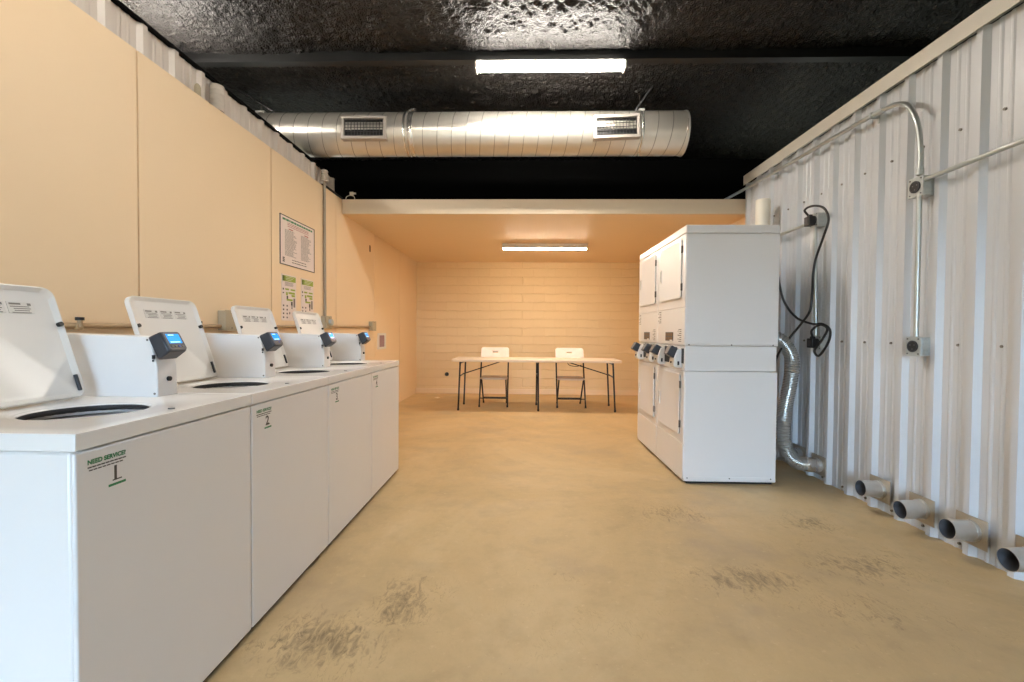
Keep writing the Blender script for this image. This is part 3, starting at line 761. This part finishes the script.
# papers on the wall
def paper(y0, y1, z0, z1, name, label, kind):
    t = thing(name, label, 'sign', (XL, (y0+y1)/2, z0), 'notices on the cream wall')
    b = MB().use('paper'); b.box(XL, XL+.004, y0, y1, z0, z1); part(b, 'sheet', t)
    W, H = y1-y0, z1-z0
    R = lambda m, u0, u1, v0, v1: b.use(m).box(XL+.0035, XL+.0048, y0+u0*W, y0+u1*W, z0+v0*H, z0+v1*H)
    b = MB()
    rnd = random.Random(int(y0*1000))
    if kind == 'rules':
        u = .07
        while u < .93:
            w = rnd.uniform(.03, .09); R('green', u, min(u+w, .93), .905, .945); u += w+.014
        for v, m in ((.865, 'red'), (.835, 'red'), (.80, 'red')):
            u = .2
            while u < .80:
                w = rnd.uniform(.02, .07); R(m, u, min(u+w, .82), v, v+.012); u += w+.012
        for c0, c1 in ((.13, .46), (.58, .90)):
            R('red', c0+.10, c0+.22, .745, .765)
            for k in range(22):
                v = .715-.0245*k; u = c0; end = c1-rnd.uniform(0, .12)
                while u < end:
                    w = rnd.uniform(.02, .06); R('greytext', u, min(u+w, end), v, v+.010); u += w+.010
        for k in range(2):
            u = .32
            while u < .72: w = rnd.uniform(.02, .06); R('darktext', u, u+w, .13-.05*k, .145-.05*k); u += w+.012
        for k in range(3): R('darktext', .07, .12, .06+.035*k, .085+.035*k)
        part(b, 'print', t, 'columns of small print under a green heading', smooth=False)
        b = MB().use('darktext')
        for (u0, u1, v0, v1) in ((0, 1, .985, 1), (0, 1, 0, .015), (0, .012, 0, 1), (.988, 1, 0, 1)):
            b.box(XL+.003, XL+.007, y0+u0*W, y0+u1*W, z0+v0*H, z0+v1*H)
        part(b, 'frame', t, 'thin dark frame', smooth=False)
    else:
        R('olive', .04, .96, .855, .975); R('darktext', .05, .19, .865, .965); R('paper', .08, .17, .875, .90); b.use('paper')
        for k in range(3): b.box(XL+.0045, XL+.0055, y0+(.26)*W, y0+(.85-.1*k)*W, z0+(.95-.035*k)*H, z0+(.958-.035*k)*H)
        for k in range(4): R('greytext', .2, .8-.05*(k % 2), .825-.022*k, .833-.022*k)
        for (m, u0, u1, v0, v1) in (('darktext', .06, .13, .66, .70), ('olive', .22, .48, .665, .70), ('olive', .60, .92, .665, .70), ('darktext', .06, .14, .585, .61), ('olive', .28, .40, .55, .62), ('olive', .45, .9, .585, .63),
                                    ('olive', .66, .9, .53, .575), ('darktext', .32, .42, .47, .54), ('olive', .32, .74, .435, .475), ('darktext', .62, .74, .34, .42), ('darktext', .66, .72, .26, .34), ('greytext', .80, .92, .30, .50)):
            R(m, u0, u1, v0, v1)
        for k in range(4):
            for q in range(2): R('darktext', .07+.24*q, .15+.24*q, .05+.085*k, .085+.085*k)
        R('darktext', .5, .56, .14, .19)
        part(b, 'print', t, 'lime green heading and small pictograms', smooth=False)
paper(3.612, 4.212, 1.700, 2.112, 'notice_board', 'framed notice with two columns of small print on the cream wall', 'rules')
paper(3.640, 3.872, 1.235, 1.622, 'instruction_sheet', 'green headed instruction paper below the framed notice, the nearer of two', 'green')
paper(3.962, 4.194, 1.235, 1.622, 'instruction_sheet', 'green headed instruction paper below the framed notice, beside the upright conduit', 'green')
# small fittings high on the left
b = MB().use('capflex'); path = [(XL-.028, 2.92, 2.592+.011*k) for k in range(16)]
b.tube(path, [.044 if k % 3 else .040 for k in range(28)], 18)
solo(b, 'flexible_pipe', 'ribbed pale pipe end showing above the cream sheets on the left', 'pipe', (XL-.028, 2.92, 2.592))
b = MB().use('beigebox'); b.tube([(XL-.035, 2.75, 2.592), (XL-.035, 2.75, 2.655), (XL-.035, 2.75, 2.672), (XL-.035, 2.75, 2.68)], [.019, .019, .014, .006], 16)
solo(b, 'pipe', 'thin taupe pipe end with rounded top above the cream sheets', 'pipe', (XL-.035, 2.75, 2.592))
b = MB().use('brown'); b.loft([[(XL, 5.76+p, 2.22+q) for p, q in rr(.05, .09, .024, 6)], [(XL+.004, 5.76+p, 2.22+q) for p, q in rr(.046, .086, .022, 6)]])
solo(b, 'hole_plug', 'small brown oval plug high on the cream wall past the conduit', 'plug', (XL, 5.76, 2.17))
b = MB().use('pvc'); b.tube(smooth_path([(-1.955, 4.86, 2.592), (-1.945, 4.86, 2.618), (-1.905, 4.86, 2.632), (-1.865, 4.86, 2.618), (-1.855, 4.86, 2.592)], 6), .0035, 8)
b.box(-1.91, -1.87, 4.85, 4.868, 2.632, 2.668); b.box(-1.87, -1.845, 4.85, 4.868, 2.645, 2.66)
solo(b, 'wire_clip', 'small white wire loop standing on the left end of the fascia', 'clip', (-1.9, 4.86, 2.592))
b = MB().use('dark'); b.cyl((-1.426, YB, .357), (-1.426, YB-.03, .357), .028, 20); b.use('blackmetal'); b.ring((-1.426, YB-.001, .357), (-1.426, YB-.035, .357), .036, .028, 20)
solo(b, 'pipe_stub', 'round black pipe stub low on the brick wall beside the table', 'pipe', (-1.426, YB, .357))
b = MB().use('scrap')
b.add([(-1.484+.05*math.cos(a)*(1+.25*math.sin(3*a)), 7.68+.04*math.sin(a), .0 if k % 2 else .006) for k, a in enumerate([2*PI*k/9 for k in range(9)])] + [(-1.484, 7.68, .018)], [(k, (k+1) % 9, 9) for k in range(9)] + [tuple(range(9))[::-1]])
solo(b, 'paper_scrap', 'small pale scrap of paper on the floor beside the table', 'paper', (-1.484, 7.68, 0))

# ------------------------------------------------------------------ spiral duct
DY, DZC, DR = 4.374, 3.071, .20
DXE = 1.515
t = thing('spiral_duct', 'shiny round spiral air duct hanging across the dark roof', 'duct', (-.6, DY, DZC-DR))
b = MB().use('duct'); b.ring((-3.55, DY, DZC), (DXE, DY, DZC), DR, DR-.004, 72); part(b, 'pipe', t)
b = MB().use('ductseam'); pitch = .136; path = []
x = -3.5
while x < DXE-.01:
    a = 2*PI*x/pitch; path.append((x, DY-DR*math.cos(a), DZC+DR*math.sin(a))); x += pitch/32
b.tube(path, .0032, 6); sm = part(b, 'spiral_seam', t)
b = MB().use('vent'); b.ring((DXE-.008, DY, DZC), (DXE+.004, DY, DZC), DR+.006, DR-.005, 64); part(b, 'end_band', t)
b = MB().use('tape')
for xx, w, rr_ in ((-1.14, .022, .004), (-1.085, .05, .0025), (.90+.19, .02, .003)):
    b = MB().use('tape'); b.tube([(xx-w/2, DY, DZC), (xx-w/4, DY, DZC), (xx, DY, DZC), (xx+w/4, DY, DZC), (xx+w/2, DY, DZC)], [DR, DR+rr_*.7, DR+rr_, DR+rr_*.6, DR], 64, cap=False)
    part(b, 'joint_tape', t, 'foil tape round the joint')
b = MB().use('tape'); b.obox((-1.10, DY-.06, DZC+DR+.004), (.045, 0, .018), (0, .02, 0), (-.002, 0, .004))
part(b, 'tape_end', t, 'loose end of foil tape')
def register(xc, w, h, rot):
    yf = DY-DR-.012; c = Vector((xc, yf, DZC-.02)); ux = Vector((math.cos(rot), 0, math.sin(rot))); uz = Vector((-math.sin(rot), 0, math.cos(rot))); n = Vector((0, -1, 0))
    P = lambda p, q, d: c+ux*p+uz*q+n*d
    b = MB().use('register')
    lo = lambda ww, hh, d: [P(p, q, d) for p, q in rr(ww, hh, .004, 3)]
    b.loft([lo(w, h, -.075), lo(w, h, 0), lo(w-.006, h-.006, .006), lo(w-.055, h-.055, .006), lo(w-.06, h-.06, -.02)], False, False)
    b.use('black'); b.loft([lo(w-.05, h-.05, -.015), lo(w-.05, h-.05, -.05)])
    r = part(b, 'register', t, 'grey air register set into the duct')
    b = MB().use('regblade')
    nv = 13
    for k in range(nv): b.obox(P((w-.07)*(k/(nv-1)-.5), 0, -.006), ux*.0012, uz*(h/2-.03), n*.004)
    for k in range(5): b.obox(P(0, (h-.08)*(k/4-.5), -.009), ux*(w/2-.03), uz*.0012, n*.004)
    part(b, 'grille', r, 'crossed thin blades')
register(-1.508, .425, .215, 0)
register(.842, .430, .215, .035)
for xx in (-2.60, 1.10):
    b = MB().use('fixture'); b.box(xx-.045, xx+.045, DY-.03, DY+.03, DZC+DR-.004, DZC+DR+.032)
    hg = part(b, 'hanger', t, 'pale saddle hanger', bevel=.004)
    b = MB().use('screw'); b.cyl((xx, DY, DZC+DR+.03), (xx, DY, ROOF+.02), .004, 8); part(b, 'rod', hg)
for x0, x1 in ((-2.78, -2.44), (1.05, 1.20)):
    b = MB().use('blackmetal'); b.tube([(x0 if x0 < 0 else x1, DY-.12, ROOF+.02), (x1 if x0 < 0 else x0, DY-.03, DZC+DR+.005)], .014, 8); part(b, 'strut', t, 'dark slanting strut')

# ------------------------------------------------------------------ folding table and chairs
TX0, TX1, TY0, TY1, TZ = -1.045, 1.425, 6.44, 7.08, .752
t = thing('folding_table', 'long white folding table with black legs in front of the brick wall', 'table', (.19, 6.76, 0))
b = MB().use('tabletop')
lo = lambda ins, z: [((TX0+TX1)/2+p, (TY0+TY1)/2+q, z) for p, q in rr(TX1-TX0-2*ins, TY1-TY0-2*ins, .035, 6)]
b.loft([lo(.02, TZ-.040), lo(.004, TZ-.038), lo(0, TZ-.030), lo(0, TZ-.006), lo(.006, TZ)])
part(b, 'tabletop', t)
def tleg(xt, yt, xf, yf):
    b = MB().use('blackmetal'); b.tube([(xf, yf, .012), (xt, yt, TZ-.036)], .0125, 12)
    l = part(b, 'leg', t, 'black tubular leg')
    b = MB().use('dark'); b.cyl((xf, yf, 0), (xf, yf, .03), .0155, 12); part(b, 'foot_cap', l)
for xt, xf in ((-.925, -.95), (1.30, 1.335)):
    tleg(xt, 6.50, xf, 6.49); tleg(xt+.012, 7.02, xf+.012, 7.03)
    b = MB().use('blackmetal'); xm = xt+(xf-xt)*.32; b.tube([(xm, 6.5, .50), (xm+.012, 7.025, .50)], .010, 10); b.tube([(xt, 6.5, .69), (xt+.012, 7.02, .69)], .010, 10); part(b, 'crossbar', t)
tleg(.215, 6.50, .222, 6.49); tleg(.212, 7.02, .208, 7.03)
b = MB().use('blackmetal'); b.tube([(.215, 6.5, .50), (.212, 7.02, .50)], .010, 10); b.tube([(.215, 6.5, .69), (.212, 7.02, .69)], .010, 10); part(b, 'crossbar', t)
for xa_, xb_ in ((-.93, -.33), (1.31, .66)):
    b = MB().use('blackmetal'); b.tube([(xa_, 6.76, .505), (xb_, 6.76, TZ-.045)], .008, 10); b.cyl((xb_, 6.70, TZ-.045), (xb_, 6.82, TZ-.045), .012, 10); part(b, 'brace', t)
b = MB().use('blackmetal'); b.tube(smooth_path([(.66, 6.74, .70), (.70, 6.74, .655), (.80, 6.74, .64), (.88, 6.74, .66)], 6), .005, 8); part(b, 'locking_ring', t)

def chair(xc, label):
    yo = 6.78
    t = thing('folding_chair', label, 'chair', (xc, yo+.22, 0), 'folding chairs behind the table')
    hw = .215
    slope = .47
    Yz = lambda z: yo+slope*z                          # line of the front leg and back tubes
    # back panel, bowed, with a slot
    up = Vector((0, slope, 1)).normalized(); n = Vector((0, -1, slope)).normalized(); cz = .79; c0 = Vector((xc, Yz(cz), cz))
    def loop(w, h, r, d, dz=0, cut=0):
        out = []
        for p, q in rr(w, h, r, 7):
            top = .018*(1-(p/hw)**2) if q > 0 and not cut else 0
            out.append(c0+Vector((p, 0, 0))+up*(q+dz+top)+n*(d-.035*(1-(p/hw)**2)))
        return out
    b = MB().use('chairplastic')
    b.loft([loop(.095, .020, .0095, .012, .052, 1), loop(.446, .235, .035, .012), loop(.452, .241, .038, .006), loop(.452, .241, .038, -.006), loop(.446, .235, .035, -.012), loop(.095, .020, .0095, -.012, .052, 1), loop(.095, .020, .0095, .012, .052, 1)], False, False)
    part(b, 'backrest', t)
    b = MB().use('chairseat')
    sl = lambda ins, z: [(xc+p, yo+.235+q, z) for p, q in rr(.42-2*ins, .40-2*ins, .05, 6)]
    b.loft([sl(.012, .418), sl(0, .426), sl(0, .440), sl(.010, .447), sl(.05, .443)]); part(b, 'seat', t)
    for s_ in (-1, 1):
        b = MB().use('blackmetal'); b.tube([(xc+s_*hw, Yz(.012), .012), (xc+s_*hw, Yz(.86), .86)], .0115, 12); l = part(b, 'leg', t, 'black front leg running up to the backrest')
        b = MB().use('dark'); b.cyl((xc+s_*hw, Yz(0), 0), (xc+s_*hw, Yz(.03), .03), .0145, 12); part(b, 'foot_cap', l)
        xi = xc+s_*(hw-.028)
        b = MB().use('blackmetal'); b.tube([(xi, yo+.43, .012), (xi, yo+.06, .43)], .0115, 12); l = part(b, 'leg', t, 'black rear leg')
        b = MB().use('dark'); b.cyl((xi, yo+.438, 0), (xi, yo+.425, .03), .0145, 12); part(b, 'foot_cap', l)
    b = MB().use('blackmetal'); b.tube([(xc-hw, Yz(.13), .13), (xc+hw, Yz(.13), .13)], .009, 10); part(b, 'stretcher', t)
    b = MB().use('blackmetal'); b.tube([(xc-hw+.028, yo+.35, .102), (xc+hw-.028, yo+.35, .102)], .009, 10); part(b, 'stretcher', t)
    return t
chair(-.455, 'white folding chair behind the table, at its end nearer the washers')
chair(.735, 'white folding chair behind the table, at its end nearer the dryers')

# ------------------------------------------------------------------ daylight through the open doorway behind the camera
w = bpy.data.worlds.new('World'); sc.world = w; w.use_nodes = True
nt = w.node_tree; bg = nt.nodes['Background']; bg.inputs[1].default_value = 21
tc = nt.nodes.new('ShaderNodeTexCoord'); sp = nt.nodes.new('ShaderNodeSeparateXYZ'); nt.links.new(tc.outputs['Generated'], sp.inputs[0])
rp = nt.nodes.new('ShaderNodeValToRGB'); nt.links.new(sp.outputs[2], rp.inputs[0])
e = rp.color_ramp.elements; e[0].position = 0; e[0].color = (.06, .06, .055, 1); e[1].position = .5; e[1].color = (.42, .66, 1.0, 1)
e2 = e.new(.03); e2.color = (.55, .77, 1.0, 1)
nt.links.new(rp.outputs[0], bg.inputs[0])

# ------------------------------------------------------------------ camera
f, yaw, pitch, roll, H = 446.1, .0259, .0203, .0072, 1.1524
fw = Vector((-math.sin(yaw)*math.cos(pitch), math.cos(yaw)*math.cos(pitch), -math.sin(pitch)))
rt = Vector((math.cos(yaw), math.sin(yaw), 0)); up = rt.cross(fw)
r2 = math.cos(roll)*rt+math.sin(roll)*up; u2 = -math.sin(roll)*rt+math.cos(roll)*up
cam = bpy.data.cameras.new('Camera'); co = bpy.data.objects.new('Camera', cam); C.objects.link(co)
cam.sensor_width = 36; cam.lens = f/1024*36; cam.clip_start = .02
mw = Matrix((r2, u2, -fw)).transposed().to_4x4(); mw.translation = Vector((0, 0, H)); co.matrix_world = mw
sc.camera = co
